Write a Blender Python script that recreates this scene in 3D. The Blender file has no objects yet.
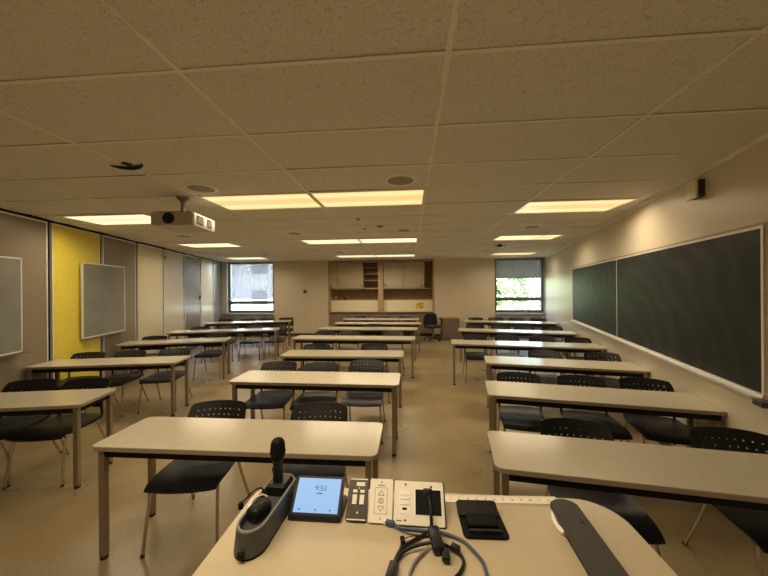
import bpy, bmesh, math, random
from mathutils import Vector, Matrix
random.seed(7)
R = math.radians
COL = bpy.context.scene.collection
CAMZ = 1.725
HC = CAMZ + 1.0017          # ceiling height
D = 11.135                  # rear wall
XR, XL = 4.611, -6.967      # rear corners
AR, AL = 0.2484, 0.2591     # flare of the side walls
YF = -1.3                   # front wall, behind the camera

# ------------------------------------------------------------------ materials
def mat(name, col, rough=0.6, metal=0.0, var=0.0, vscale=8.0, bump=0.0, bscale=60.0, spec=0.5, coat=0.0, sheen=0.0):
    m = bpy.data.materials.new(name); m.use_nodes = True
    nt = m.node_tree; b = nt.nodes['Principled BSDF']
    b.inputs['Base Color'].default_value = (*col, 1)
    b.inputs['Roughness'].default_value = rough
    b.inputs['Metallic'].default_value = metal
    b.inputs['Specular IOR Level'].default_value = spec
    b.inputs['Coat Weight'].default_value = coat
    if var or bump:
        tc = nt.nodes.new('ShaderNodeTexCoord')
    if var:
        n = nt.nodes.new('ShaderNodeTexNoise'); n.inputs['Scale'].default_value = vscale; n.inputs['Detail'].default_value = 6
        nt.links.new(tc.outputs['Object'], n.inputs['Vector'])
        r = nt.nodes.new('ShaderNodeValToRGB')
        r.color_ramp.elements[0].position = 0.3; r.color_ramp.elements[1].position = 0.7
        r.color_ramp.elements[0].color = (*[c * (1 - var) for c in col], 1)
        r.color_ramp.elements[1].color = (*[min(1, c * (1 + var)) for c in col], 1)
        nt.links.new(n.outputs['Fac'], r.inputs['Fac']); nt.links.new(r.outputs['Color'], b.inputs['Base Color'])
    if bump:
        n2 = nt.nodes.new('ShaderNodeTexNoise'); n2.inputs['Scale'].default_value = bscale; n2.inputs['Detail'].default_value = 4
        nt.links.new(tc.outputs['Object'], n2.inputs['Vector'])
        bp = nt.nodes.new('ShaderNodeBump'); bp.inputs['Strength'].default_value = bump; bp.inputs['Distance'].default_value = 0.01
        nt.links.new(n2.outputs['Fac'], bp.inputs['Height']); nt.links.new(bp.outputs['Normal'], b.inputs['Normal'])
    return m

def emit(name, col, s):
    m = bpy.data.materials.new(name); m.use_nodes = True
    b = m.node_tree.nodes['Principled BSDF']
    b.inputs['Base Color'].default_value = (0.02, 0.02, 0.02, 1)
    b.inputs['Emission Color'].default_value = (*col, 1); b.inputs['Emission Strength'].default_value = s
    b.inputs['Roughness'].default_value = 0.3
    return m

M = {}
M['wall'] = mat('painted_wall', (0.66, 0.59, 0.46), 0.35, var=0.03, vscale=2.0, bump=0.08, bscale=90)
M['wallrear'] = mat('painted_rear_wall', (0.62, 0.53, 0.39), 0.5, var=0.03, vscale=2.0, bump=0.05, bscale=90)
M['tbar'] = mat('ceiling_bar', (0.86, 0.82, 0.74), 0.4)
M['base'] = mat('vinyl_baseboard', (0.045, 0.035, 0.03), 0.5)
M['laminate'] = mat('table_laminate', (0.50, 0.45, 0.34), 0.19, var=0.03, vscale=40, spec=0.5)
M['lectern_top'] = mat('lectern_laminate', (0.48, 0.40, 0.27), 0.3, var=0.03, vscale=30)
M['edge'] = mat('table_edge_band', (0.30, 0.24, 0.17), 0.4)
M['steel_black'] = mat('black_steel', (0.008, 0.007, 0.007), 0.5, spec=0.2)
M['leg'] = mat('bronze_leg', (0.33, 0.28, 0.21), 0.3, metal=0.75, var=0.06, vscale=12)
M['glide'] = mat('rubber_glide', (0.012, 0.012, 0.012), 0.6)
M['tube'] = mat('chrome_tube', (0.50, 0.44, 0.35), 0.22, metal=0.9)
M['plastic'] = mat('black_chair_plastic', (0.010, 0.0095, 0.010), 0.45, bump=0.1, bscale=300, spec=0.2)
M['seat'] = mat('black_seat', (0.009, 0.010, 0.012), 0.38, bump=0.1, bscale=300, spec=0.28)
M['alu'] = mat('aluminium_trim', (0.80, 0.78, 0.73), 0.35, metal=0.35)
M['wood_trim'] = mat('beige_wood_trim', (0.36, 0.27, 0.17), 0.5, var=0.1, vscale=10)
M['panel_brown'] = mat('brown_fabric_panel', (0.235, 0.19, 0.14), 0.25, var=0.04, vscale=20, bump=0.1, bscale=150)
M['panel_beige'] = mat('beige_panel', (0.60, 0.53, 0.34), 0.25, var=0.03, vscale=20, bump=0.1, bscale=150)
M['panel_yellow'] = mat('yellow_panel', (0.74, 0.60, 0.07), 0.4, var=0.04, vscale=14, bump=0.1, bscale=150)
M['seam'] = mat('black_seam', (0.006, 0.006, 0.006), 0.7, spec=0.1)
M['whiteboard'] = mat('grey_whiteboard', (0.215, 0.21, 0.19), 0.3, var=0.12, vscale=3)
M['cab'] = mat('cabinet_laminate', (0.37, 0.30, 0.20), 0.5, var=0.03, vscale=10)
M['cab_frame'] = mat('cabinet_wood', (0.38, 0.265, 0.15), 0.5, var=0.12, vscale=8)
M['cab_dark'] = mat('cabinet_inner_wood', (0.32, 0.21, 0.115), 0.55, var=0.12, vscale=8)
M['tack'] = mat('cream_tack_panel', (0.80, 0.70, 0.48), 0.6)
M['counter'] = mat('counter_laminate', (0.14, 0.10, 0.075), 0.4)
M['winframe'] = mat('dark_window_frame', (0.10, 0.10, 0.105), 0.4, metal=0.3)
M['winwhite'] = mat('pale_window_trim', (0.62, 0.61, 0.58), 0.4)
M['radiator'] = mat('radiator_cover', (0.18, 0.17, 0.165), 0.45)
M['black'] = mat('black_plastic', (0.008, 0.008, 0.009), 0.4, spec=0.35)
M['blackmatte'] = mat('matte_black', (0.004, 0.004, 0.004), 0.6, spec=0.15)
M['dock'] = mat('dark_grey_plastic', (0.06, 0.058, 0.055), 0.45)
M['bar'] = mat('grey_bar_cover', (0.04, 0.036, 0.031), 0.55, bump=0.15, bscale=400)
M['cream'] = mat('cream_plastic', (0.80, 0.74, 0.61), 0.4)
M['creamlight'] = mat('pale_button', (0.85, 0.83, 0.78), 0.35)
M['creamdark'] = mat('engraved_grey', (0.25, 0.22, 0.17), 0.5)
M['brownplate'] = mat('brown_plate', (0.045, 0.032, 0.024), 0.4)
M['bluecable'] = mat('blue_grey_cable', (0.05, 0.075, 0.13), 0.45)
M['projector'] = mat('projector_plastic', (0.48, 0.44, 0.36), 0.4)
M['grey'] = mat('mid_grey_plastic', (0.20, 0.19, 0.175), 0.5)
M['speaker'] = mat('perforated_grille', (0.33, 0.29, 0.23), 0.6, bump=0.3, bscale=300)
M['brownbox'] = mat('brown_box_laminate', (0.20, 0.15, 0.11), 0.5, var=0.04)
M['paperyellow'] = mat('yellow_paper', (0.75, 0.55, 0.05), 0.7)
M['ink'] = mat('dark_ink', (0.03, 0.025, 0.02), 0.7)
M['bark'] = mat('tree_bark', (0.12, 0.08, 0.05), 0.9)
M['leaf'] = mat('tree_leaves', (0.20, 0.30, 0.12), 0.7, var=0.35, vscale=1.5)
M['grass'] = mat('lawn', (0.16, 0.20, 0.12), 0.9, var=0.2, vscale=2)
M['concrete'] = mat('pale_building_wall', (0.62, 0.62, 0.64), 0.8, var=0.04, vscale=1)
M['bldg_glass'] = mat('building_window', (0.12, 0.14, 0.18), 0.2)
M['navy'] = mat('dark_seat_fabric', (0.02, 0.02, 0.024), 0.8)
M['orange'] = mat('rust_fabric', (0.20, 0.05, 0.025), 0.8)

# speckled worn floor
def floor_mat():
    m = mat('vinyl_floor', (0.5, 0.4, 0.25), 0.28)
    nt = m.node_tree; b = nt.nodes['Principled BSDF']
    tc = nt.nodes.new('ShaderNodeTexCoord')
    n = nt.nodes.new('ShaderNodeTexNoise'); n.inputs['Scale'].default_value = 2.2; n.inputs['Detail'].default_value = 9
    n2 = nt.nodes.new('ShaderNodeTexNoise'); n2.inputs['Scale'].default_value = 55; n2.inputs['Detail'].default_value = 3
    for x in (n, n2): nt.links.new(tc.outputs['Object'], x.inputs['Vector'])
    r = nt.nodes.new('ShaderNodeValToRGB'); r.color_ramp.elements[0].position = 0.32; r.color_ramp.elements[1].position = 0.72
    r.color_ramp.elements[0].color = (0.235, 0.178, 0.092, 1); r.color_ramp.elements[1].color = (0.315, 0.242, 0.130, 1)
    r2 = nt.nodes.new('ShaderNodeValToRGB'); r2.color_ramp.elements[0].position = 0.35; r2.color_ramp.elements[1].position = 0.65
    r2.color_ramp.elements[0].color = (0.86, 0.86, 0.86, 1); r2.color_ramp.elements[1].color = (1.08, 1.08, 1.08, 1)
    mx = nt.nodes.new('ShaderNodeMix'); mx.data_type = 'RGBA'; mx.blend_type = 'MULTIPLY'; mx.inputs[0].default_value = 1
    nt.links.new(n.outputs['Fac'], r.inputs['Fac']); nt.links.new(n2.outputs['Fac'], r2.inputs['Fac'])
    nt.links.new(r.outputs['Color'], mx.inputs[6]); nt.links.new(r2.outputs['Color'], mx.inputs[7])
    nt.links.new(mx.outputs[2], b.inputs['Base Color'])
    mr = nt.nodes.new('ShaderNodeMapRange'); mr.inputs['To Min'].default_value = 0.2; mr.inputs['To Max'].default_value = 0.42
    nt.links.new(n.outputs['Fac'], mr.inputs['Value']); nt.links.new(mr.outputs['Result'], b.inputs['Roughness'])
    bp = nt.nodes.new('ShaderNodeBump'); bp.inputs['Strength'].default_value = 0.12; bp.inputs['Distance'].default_value = 0.01
    n3 = nt.nodes.new('ShaderNodeTexNoise'); n3.inputs['Scale'].default_value = 3.0; n3.inputs['Detail'].default_value = 3
    nt.links.new(tc.outputs['Object'], n3.inputs['Vector'])
    nt.links.new(n3.outputs['Fac'], bp.inputs['Height']); nt.links.new(bp.outputs['Normal'], b.inputs['Normal'])
    return m
M['floor'] = floor_mat()

def tile_mat():
    m = mat('fissured_ceiling_tile', (0.58, 0.52, 0.42), 0.85)
    nt = m.node_tree; b = nt.nodes['Principled BSDF']
    tc = nt.nodes.new('ShaderNodeTexCoord')
    v = nt.nodes.new('ShaderNodeTexNoise'); v.inputs['Scale'].default_value = 50; v.inputs['Detail'].default_value = 4; v.inputs['Distortion'].default_value = 2.0
    nt.links.new(tc.outputs['Object'], v.inputs['Vector'])
    r = nt.nodes.new('ShaderNodeValToRGB'); r.color_ramp.elements[0].position = 0.34; r.color_ramp.elements[1].position = 0.46
    r.color_ramp.elements[0].color = (0.56, 0.52, 0.44, 1); r.color_ramp.elements[1].color = (0.76, 0.72, 0.635, 1)
    nt.links.new(v.outputs['Fac'], r.inputs['Fac']); nt.links.new(r.outputs['Color'], b.inputs['Base Color'])
    bp = nt.nodes.new('ShaderNodeBump'); bp.inputs['Strength'].default_value = 0.35; bp.inputs['Distance'].default_value = 0.006
    nt.links.new(v.outputs['Fac'], bp.inputs['Height']); nt.links.new(bp.outputs['Normal'], b.inputs['Normal'])
    return m
M['tile'] = tile_mat()

def board_mat():
    m = mat('chalkboard_slate', (0.03, 0.035, 0.034), 0.45, spec=0.3)
    nt = m.node_tree; b = nt.nodes['Principled BSDF']
    tc = nt.nodes.new('ShaderNodeTexCoord')
    w = nt.nodes.new('ShaderNodeTexWave'); w.wave_type = 'RINGS'; w.rings_direction = 'SPHERICAL'
    w.inputs['Scale'].default_value = 1.1; w.inputs['Distortion'].default_value = 9.0; w.inputs['Detail'].default_value = 3; w.inputs['Detail Scale'].default_value = 1.2
    mp = nt.nodes.new('ShaderNodeMapping'); mp.inputs['Location'].default_value = (0.2, 0.0, 1.3)
    nt.links.new(tc.outputs['Object'], mp.inputs['Vector']); nt.links.new(mp.outputs['Vector'], w.inputs['Vector'])
    n = nt.nodes.new('ShaderNodeTexNoise'); n.inputs['Scale'].default_value = 1.1; n.inputs['Detail'].default_value = 3
    nt.links.new(tc.outputs['Object'], n.inputs['Vector'])
    mu = nt.nodes.new('ShaderNodeMath'); mu.operation = 'MULTIPLY'
    nt.links.new(w.outputs['Fac'], mu.inputs[0]); nt.links.new(n.outputs['Fac'], mu.inputs[1])
    r = nt.nodes.new('ShaderNodeValToRGB'); r.color_ramp.elements[0].position = 0.15; r.color_ramp.elements[1].position = 0.75
    r.color_ramp.elements[0].color = (0.013, 0.016, 0.015, 1); r.color_ramp.elements[1].color = (0.032, 0.036, 0.035, 1)
    nt.links.new(mu.outputs[0], r.inputs['Fac']); nt.links.new(r.outputs['Color'], b.inputs['Base Color'])
    return m
M['board'] = board_mat()

def lens_mat(name, col, lo, hi):
    """prismatic lens, a little brighter over its two tubes (local y)"""
    m = emit(name, col, 1.0); nt = m.node_tree; b = nt.nodes['Principled BSDF']
    b.inputs['Base Color'].default_value = (0.5, 0.45, 0.35, 1)
    tc = nt.nodes.new('ShaderNodeTexCoord'); s = nt.nodes.new('ShaderNodeSeparateXYZ')
    nt.links.new(tc.outputs['Object'], s.inputs[0])
    a = nt.nodes.new('ShaderNodeMath'); a.operation = 'ABSOLUTE'; nt.links.new(s.outputs['Y'], a.inputs[0])
    d = nt.nodes.new('ShaderNodeMath'); d.operation = 'SUBTRACT'; d.inputs[1].default_value = 0.17; nt.links.new(a.outputs[0], d.inputs[0])
    e = nt.nodes.new('ShaderNodeMath'); e.operation = 'ABSOLUTE'; nt.links.new(d.outputs[0], e.inputs[0])
    mr = nt.nodes.new('ShaderNodeMapRange'); mr.interpolation_type = 'SMOOTHSTEP'
    mr.inputs['From Min'].default_value = 0.0; mr.inputs['From Max'].default_value = 0.12
    mr.inputs['To Min'].default_value = hi; mr.inputs['To Max'].default_value = lo
    nt.links.new(e.outputs[0], mr.inputs['Value']); nt.links.new(mr.outputs['Result'], b.inputs['Emission Strength'])
    return m
M['lens_warm'] = lens_mat('warm_prismatic_lens', (1.0, 0.68, 0.30), 0.85, 1.25)
M['lens_pale'] = lens_mat('pale_prismatic_lens', (1.0, 0.86, 0.52), 0.95, 1.35)

def glass():
    m = bpy.data.materials.new('window_glass'); m.use_nodes = True; nt = m.node_tree
    nt.nodes.clear()
    o = nt.nodes.new('ShaderNodeOutputMaterial'); t = nt.nodes.new('ShaderNodeBsdfTransparent'); g = nt.nodes.new('ShaderNodeBsdfGlossy')
    t.inputs[0].default_value = (0.95, 0.97, 0.97, 1); g.inputs['Roughness'].default_value = 0.02
    x = nt.nodes.new('ShaderNodeMixShader'); x.inputs[0].default_value = 0.05
    nt.links.new(t.outputs[0], x.inputs[1]); nt.links.new(g.outputs[0], x.inputs[2]); nt.links.new(x.outputs[0], o.inputs[0])
    return m
M['glass'] = glass()

def blind(name, col, see, trans):
    m = bpy.data.materials.new(name); m.use_nodes = True; nt = m.node_tree; nt.nodes.clear()
    o = nt.nodes.new('ShaderNodeOutputMaterial')
    t = nt.nodes.new('ShaderNodeBsdfTransparent'); d = nt.nodes.new('ShaderNodeBsdfDiffuse'); l = nt.nodes.new('ShaderNodeBsdfTranslucent')
    d.inputs[0].default_value = (*col, 1); l.inputs[0].default_value = (*col, 1)
    tc = nt.nodes.new('ShaderNodeTexCoord'); w = nt.nodes.new('ShaderNodeTexWave'); w.inputs['Scale'].default_value = 3.0; w.inputs['Distortion'].default_value = 1.5
    nt.links.new(tc.outputs['Object'], w.inputs['Vector'])
    mr = nt.nodes.new('ShaderNodeMapRange'); mr.inputs['To Min'].default_value = trans * 0.75; mr.inputs['To Max'].default_value = trans * 1.25
    nt.links.new(w.outputs['Fac'], mr.inputs['Value'])
    a = nt.nodes.new('ShaderNodeMixShader'); b = nt.nodes.new('ShaderNodeMixShader')
    nt.links.new(mr.outputs['Result'], a.inputs[0]); nt.links.new(d.outputs[0], a.inputs[1]); nt.links.new(l.outputs[0], a.inputs[2])
    b.inputs[0].default_value = see
    nt.links.new(a.outputs[0], b.inputs[1]); nt.links.new(t.outputs[0], b.inputs[2]); nt.links.new(b.outputs[0], o.inputs[0])
    return m
M['blind_left'] = blind('pale_translucent_blind', (0.34, 0.34, 0.38), 0.05, 0.30)
M['blind_right'] = blind('grey_blind', (0.24, 0.215, 0.21), 0.008, 0.14)
M['screen'] = emit('tablet_screen', (0.35, 0.62, 1.0), 0.85)
M['text'] = mat('screen_digits', (0.03, 0.08, 0.2), 0.5)

# ------------------------------------------------------------------ mesh building
class MB:
    def __init__(s): s.v = []; s.f = []
    def add(s, vs, fs):
        o = len(s.v); s.v += [tuple(v) for v in vs]; s.f += [tuple(i + o for i in f) for f in fs]; return s
    def box(s, c, d, rz=0.0, mtx=None, bev=0.0):
        x, y, z = [q / 2 for q in d]
        if bev:
            bv = min(bev, x * .49, y * .49, z * .49)
            bm = bmesh.new(); bmesh.ops.create_cube(bm, size=1, matrix=Matrix.Diagonal((d[0], d[1], d[2], 1)))
            bmesh.ops.bevel(bm, geom=bm.edges[:], offset=bv, segments=2, profile=0.5, affect='EDGES')
            vs = [v.co.copy() for v in bm.verts]; fs = [[v.index for v in f.verts] for f in bm.faces]; bm.free()
        else:
            vs = [Vector(p) for p in ((-x,-y,-z),(x,-y,-z),(x,y,-z),(-x,y,-z),(-x,-y,z),(x,-y,z),(x,y,z),(-x,y,z))]
            fs = [(0,3,2,1),(4,5,6,7),(0,1,5,4),(1,2,6,5),(2,3,7,6),(3,0,4,7)]
        m = Matrix.Translation(c) @ (mtx if mtx is not None else Matrix.Rotation(rz, 4, 'Z'))
        return s.add([m @ v for v in vs], fs)
    def span(s, a, b, bev=0.0):
        c = [(a[i] + b[i]) / 2 for i in range(3)]; return s.box(c, [abs(b[i] - a[i]) for i in range(3)], bev=bev)
    def prism(s, pts, z0, z1, bev=0.0, mtx=None):
        n = len(pts)
        lay = [(z0, bev), (z0 + bev, 0), (z1 - bev, 0), (z1, bev)] if bev else [(z0, 0), (z1, 0)]
        cx = sum(p[0] for p in pts) / n; cy = sum(p[1] for p in pts) / n
        vs = []
        for z, ins in lay:
            for p in pts:
                dx, dy = p[0] - cx, p[1] - cy; L = math.hypot(dx, dy) or 1
                vs.append(Vector((p[0] - dx / L * ins, p[1] - dy / L * ins, z)))
        if mtx is not None: vs = [mtx @ v for v in vs]
        k = len(lay)
        fs = [tuple(range(n - 1, -1, -1)), tuple((k - 1) * n + i for i in range(n))]
        for l in range(k - 1):
            for i in range(n):
                j = (i + 1) % n; fs.append((l * n + i, l * n + j, (l + 1) * n + j, (l + 1) * n + i))
        return s.add(vs, fs)
    def tube(s, pts, r, seg=8, closed=False, cap=True):
        pts = [Vector(p) for p in pts]; n = len(pts); rr = r if isinstance(r, (list, tuple)) else [r] * n
        T = []
        for i in range(n):
            a = pts[max(0, i - 1)]; b = pts[min(n - 1, i + 1)]; T.append((b - a).normalized())
        up = Vector((0, 0, 1)) if abs(T[0].z) < 0.9 else Vector((1, 0, 0))
        u = T[0].cross(up).normalized(); vs = []
        for i in range(n):
            u = (u - T[i] * u.dot(T[i])).normalized(); w = T[i].cross(u)
            for k in range(seg):
                a = 2 * math.pi * k / seg; vs.append(pts[i] + (u * math.cos(a) + w * math.sin(a)) * rr[i])
        fs = [(i * seg + k, i * seg + (k + 1) % seg, (i + 1) * seg + (k + 1) % seg, (i + 1) * seg + k) for i in range(n - 1) for k in range(seg)]
        if cap: fs += [tuple(range(seg - 1, -1, -1)), tuple((n - 1) * seg + k for k in range(seg))]
        return s.add(vs, fs)
    def lathe(s, prof, c=(0, 0, 0), seg=20, mtx=None):
        vs = []; n = len(prof)
        for r, z in prof:
            for k in range(seg):
                a = 2 * math.pi * k / seg; vs.append(Vector((r * math.cos(a), r * math.sin(a), z)))
        m = Matrix.Translation(c) @ (mtx if mtx is not None else Matrix.Identity(4))
        fs = [(i * seg + k, i * seg + (k + 1) % seg, (i + 1) * seg + (k + 1) % seg, (i + 1) * seg + k) for i in range(n - 1) for k in range(seg)]
        fs += [tuple(range(seg - 1, -1, -1)), tuple((n - 1) * seg + k for k in range(seg))]
        return s.add([m @ v for v in vs], fs)
    def build(s, name, m, parent=None, smooth=False, fix=True, angle=40):
        me = bpy.data.meshes.new(name); me.from_pydata(s.v, [], s.f)
        bm = bmesh.new(); bm.from_mesh(me)
        if fix: bmesh.ops.recalc_face_normals(bm, faces=bm.faces)
        if smooth:
            for f in bm.faces: f.smooth = True
            for e in bm.edges:
                if len(e.link_faces) == 2 and e.calc_face_angle(0) > R(angle): e.smooth = False
        bm.to_mesh(me); bm.free()
        me.materials.append(m if not isinstance(m, str) else M[m])
        o = bpy.data.objects.new(name, me); COL.objects.link(o)
        if parent is not None: o.parent = parent
        return o

def thing(name, label, cat, loc=(0, 0, 0), rz=0.0, group=None):
    o = bpy.data.objects.new(name, None); COL.objects.link(o); o.empty_display_size = 0.1
    o.location = loc; o.rotation_euler = (0, 0, rz); o['label'] = label; o['category'] = cat
    if group: o['group'] = group
    return o
def tag(o, label=None, cat=None, group=None, kind=None):
    if label: o['label'] = label
    if cat: o['category'] = cat
    if group: o['group'] = group
    if kind: o['kind'] = kind
    return o
def struct(o): o['kind'] = 'structure'; return o
def copy_tree(o, parent=None):
    c = o.copy(); COL.objects.link(c); c.parent = parent
    for ch in list(o.children): copy_tree(ch, c)
    return c
def rrect(w, d, r, cx=0, cy=0, seg=5):
    p = []
    for sx, sy, a0 in ((1, 1, 0), (-1, 1, 90), (-1, -1, 180), (1, -1, 270)):
        for k in range(seg + 1):
            a = R(a0 + 90 * k / seg); p.append((cx + sx * (w / 2 - r) + r * math.cos(a), cy + sy * (d / 2 - r) + r * math.sin(a)))
    return p
def smoothpath(pts, n=6):
    pts = [Vector(p) for p in pts]; out = []
    P = [pts[0]] + pts + [pts[-1]]
    for i in range(1, len(P) - 2):
        for k in range(n):
            t = k / n; a, b, c, d = P[i - 1], P[i], P[i + 1], P[i + 2]
            out.append(0.5 * ((2 * b) + (-a + c) * t + (2 * a - 5 * b + 4 * c - d) * t * t + (-a + 3 * b - 3 * c + d) * t ** 3))
    return out + [pts[-1]]

# ------------------------------------------------------------------ walls (local frames: x along wall, y out of room, z up)
def xr(y): return XR - (D - y) * math.tan(AR)
def xl(y): return XL + (D - y) * math.tan(AL)
fl = [(xl(YF) - .1, YF - .1), (xr(YF) + .1, YF - .1), (XR + .15, D + .1), (XL - .15, D + .1)]
struct(MB().prism(fl, -0.1, 0.0).build('floor', 'floor'))

# right wall frame: origin at the rear corner on the floor, +x towards the camera, +y into the room
def frame_right(): return Matrix.Translation((XR, D, 0)) @ Matrix(((-math.sin(AR), -math.cos(AR), 0, 0), (-math.cos(AR), math.sin(AR), 0, 0), (0, 0, 1, 0), (0, 0, 0, 1)))
def frame_left(): return Matrix.Translation((XL, D, 0)) @ Matrix(((math.sin(AL), math.cos(AL), 0, 0), (-math.cos(AL), math.sin(AL), 0, 0), (0, 0, 1, 0), (0, 0, 0, 1)))
FR, FL = frame_right(), frame_left()
LR = (D - YF) / math.cos(AR) + .1; LL = (D - YF) / math.cos(AL) + .1
class WMB(MB):
    """boxes given in a wall frame"""
    def __init__(s, F): super().__init__(); s.F = F
    def build(s, *a, **k):
        s.v = [tuple(s.F @ Vector(v)) for v in s.v]; return super().build(*a, **k)

w = WMB(FR); w.span((-.2, -.15, 0), (LR, 0, HC + .1)); wall_right = struct(w.build('wall_right', 'wall'))
w = WMB(FR); w.span((0, 0, 0), (LR, .012, .1)); struct(w.build('baseboard_right', 'base'))
w = WMB(FR); w.span((0, 0, HC - .035), (LR, .02, HC - .003)); struct(w.build('trim_1', 'tbar'))
wall_left = WMB(FL); wall_left.span((-.2, -.2, 0), (LL, -.03, HC + .1)); wall_left = struct(wall_left.build('wall_left', 'seam'))
w = WMB(FL); w.span((0, 0, HC - .022), (LL, .010, HC - .004)); struct(w.build('trim_2', 'seam'))
w = WMB(FL); w.span((0, -.03, 0), (LL, .012, .07)); struct(w.build('baseboard_left', 'base'))
edges = [0.0, .93, 2.0, 3.14, 4.23, 5.29, 6.31, 7.34, 8.40, 9.46, 10.52, 11.58, LL]
cols = ['panel_brown', 'panel_beige', 'panel_brown', 'panel_beige', 'panel_beige', 'panel_brown', 'panel_yellow', 'panel_brown', 'panel_brown', 'panel_beige', 'panel_brown', 'panel_brown']
for i in range(len(edges) - 1):
    a, b = edges[i] + .035, edges[i + 1] - .035
    w = WMB(FL); w.span((a + .02, -.03, .08), (b - .02, -.006, HC - .058)); p = w.build('partition_panel', cols[i], wall_left)
    w = WMB(FL)
    w.span((a, -.03, .07), (a + .02, 0, HC - .034)); w.span((b - .02, -.03, .07), (b, 0, HC - .034)); w.span((a + .02, -.03, HC - .058), (b - .02, 0, HC - .034))
    w.build('panel_edge_trim', 'alu', p)
# front wall behind the camera
struct(MB().span((xl(YF) - .1, YF - .15, 0), (xr(YF) + .1, YF, HC + .1)).build('wall_front', 'wall'))

# rear wall with two window openings and the casework niche
WR = (2.93, 4.57, .84, HC - .02); WL = (-6.76, -4.97, .84, HC - .02)
NX0, NX1 = -2.95, .85; ND = .55
w = MB(); top = HC + .1; T = .3
for a, b, z0, z1 in ((XL - .2, WL[0], 0, top), (WL[0], WL[1], 0, WL[2]), (WL[0], WL[1], WL[3], top), (WL[1], NX0, 0, top),
                     (NX1, WR[0], 0, top), (WR[0], WR[1], 0, WR[2]), (WR[0], WR[1], WR[3], top), (WR[1], XR + .2, 0, top)):
    w.span((a, D, z0), (b, D + T, z1))
w.span((NX0, D + ND, 0), (NX1, D + ND + .1, top)); w.span((NX0 - .1, D + T, 0), (NX0, D + ND + .1, top)); w.span((NX1, D + T, 0), (NX1 + .1, D + ND + .1, top))
struct(w.build('wall_rear', 'wallrear'))
w = MB()
for a, b in ((XL, NX0), (NX1, XR)): w.span((a, D - .012, 0), (b, D, .1))
struct(w.build('baseboard_rear', 'base'))

def window(n, x0, x1, z0, z1, bl_z, blmat, zm):
    yf = D + .05
    root = MB(); f = .075
    root.span((x0, yf, z0), (x0 + f, yf + .06, z1)); root.span((x1 - f, yf, z0), (x1, yf + .06, z1))
    root.span((x0 + f, yf, z0), (x1 - f, yf + .06, z0 + .09)); root.span((x0 + f, yf, z1 - .05), (x1 - f, yf + .06, z1))
    root.span((x0 + f, yf - .01, zm - .06), (x1 - f, yf + .06, zm + .06))
    r = struct(root.build('window_%d' % n, 'winframe'))
    MB().span((x0 + f, yf + .025, z0 + .09), (x1 - f, yf + .031, zm - .06)).build('lower_pane', 'glass', r)
    MB().span((x0 + f, yf + .025, zm + .06), (x1 - f, yf + .031, z1 - .05)).build('upper_pane', 'glass', r)
    MB().span((x0 + .02, D - .06, z0 - .045), (x1 - .02, yf, z0 - .002), bev=.005).build('window_sill', 'winwhite', r)
    s = MB(); nx = 60; xl_ = x0 + (.16 if n == 1 else .015); xs = [xl_ + (x1 - .015 - xl_) * i / nx for i in range(nx + 1)]
    yb = [D + .025 + .004 * math.sin(i * 1.1) for i in range(nx + 1)]
    vs = [(x, y, z) for z in (bl_z, z1 - .02) for x, y in zip(xs, yb)]
    s.add(vs, [(i, i + 1, nx + 2 + i, nx + 1 + i) for i in range(nx)])
    b = s.build('roller_blind', blmat, r, smooth=True)
    MB().tube([(x0 + .02, D + .03, z1 - .045), (x1 - .02, D + .03, z1 - .045)], .018, 10).build('blind_roller', 'grey', r, smooth=True)
    MB().span((x0 + .015, D + .015, bl_z - .02), (x1 - .015, D + .035, bl_z + .005)).build('blind_hem_bar', 'winwhite' if n == 1 else 'grey', r)
    return r
w1 = window(1, *WL, 1.37, 'blind_left', 1.22)
w2 = window(2, *WR, 2.05, 'blind_right', 1.31)
# the left window has a pale side trim
struct(MB().span((XL + .02, D - .04, .8), (WL[0], D, HC - .01)).build('trim_3', 'winwhite'))
for px in ((WL[0] - .1, WL[1]), (WR[0], WR[1] - .02)):
    o = thing('radiator', 'dark grey low radiator cover under the %s rear window' % ('left' if px[0] < 0 else 'right'), 'radiator', ((px[0] + px[1]) / 2, D - .14, 0))
    L = px[1] - px[0] - (.14 if px[0] > 0 else 0)
    if px[0] > 0: o.location.x -= .07
    MB().box((0, 0, .38), (L, .24, .68), bev=.01).build('casing', 'radiator', o)
    MB().box((0, 0, .02), (L - .1, .2, .04)).build('plinth', 'base', o)
    g = MB()
    for i in range(24): g.box((-L / 2 + .06 + (L - .12) * i / 23, 0, .724), (.02, .18, .008))
    g.build('top_grille', 'black', o)

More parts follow.
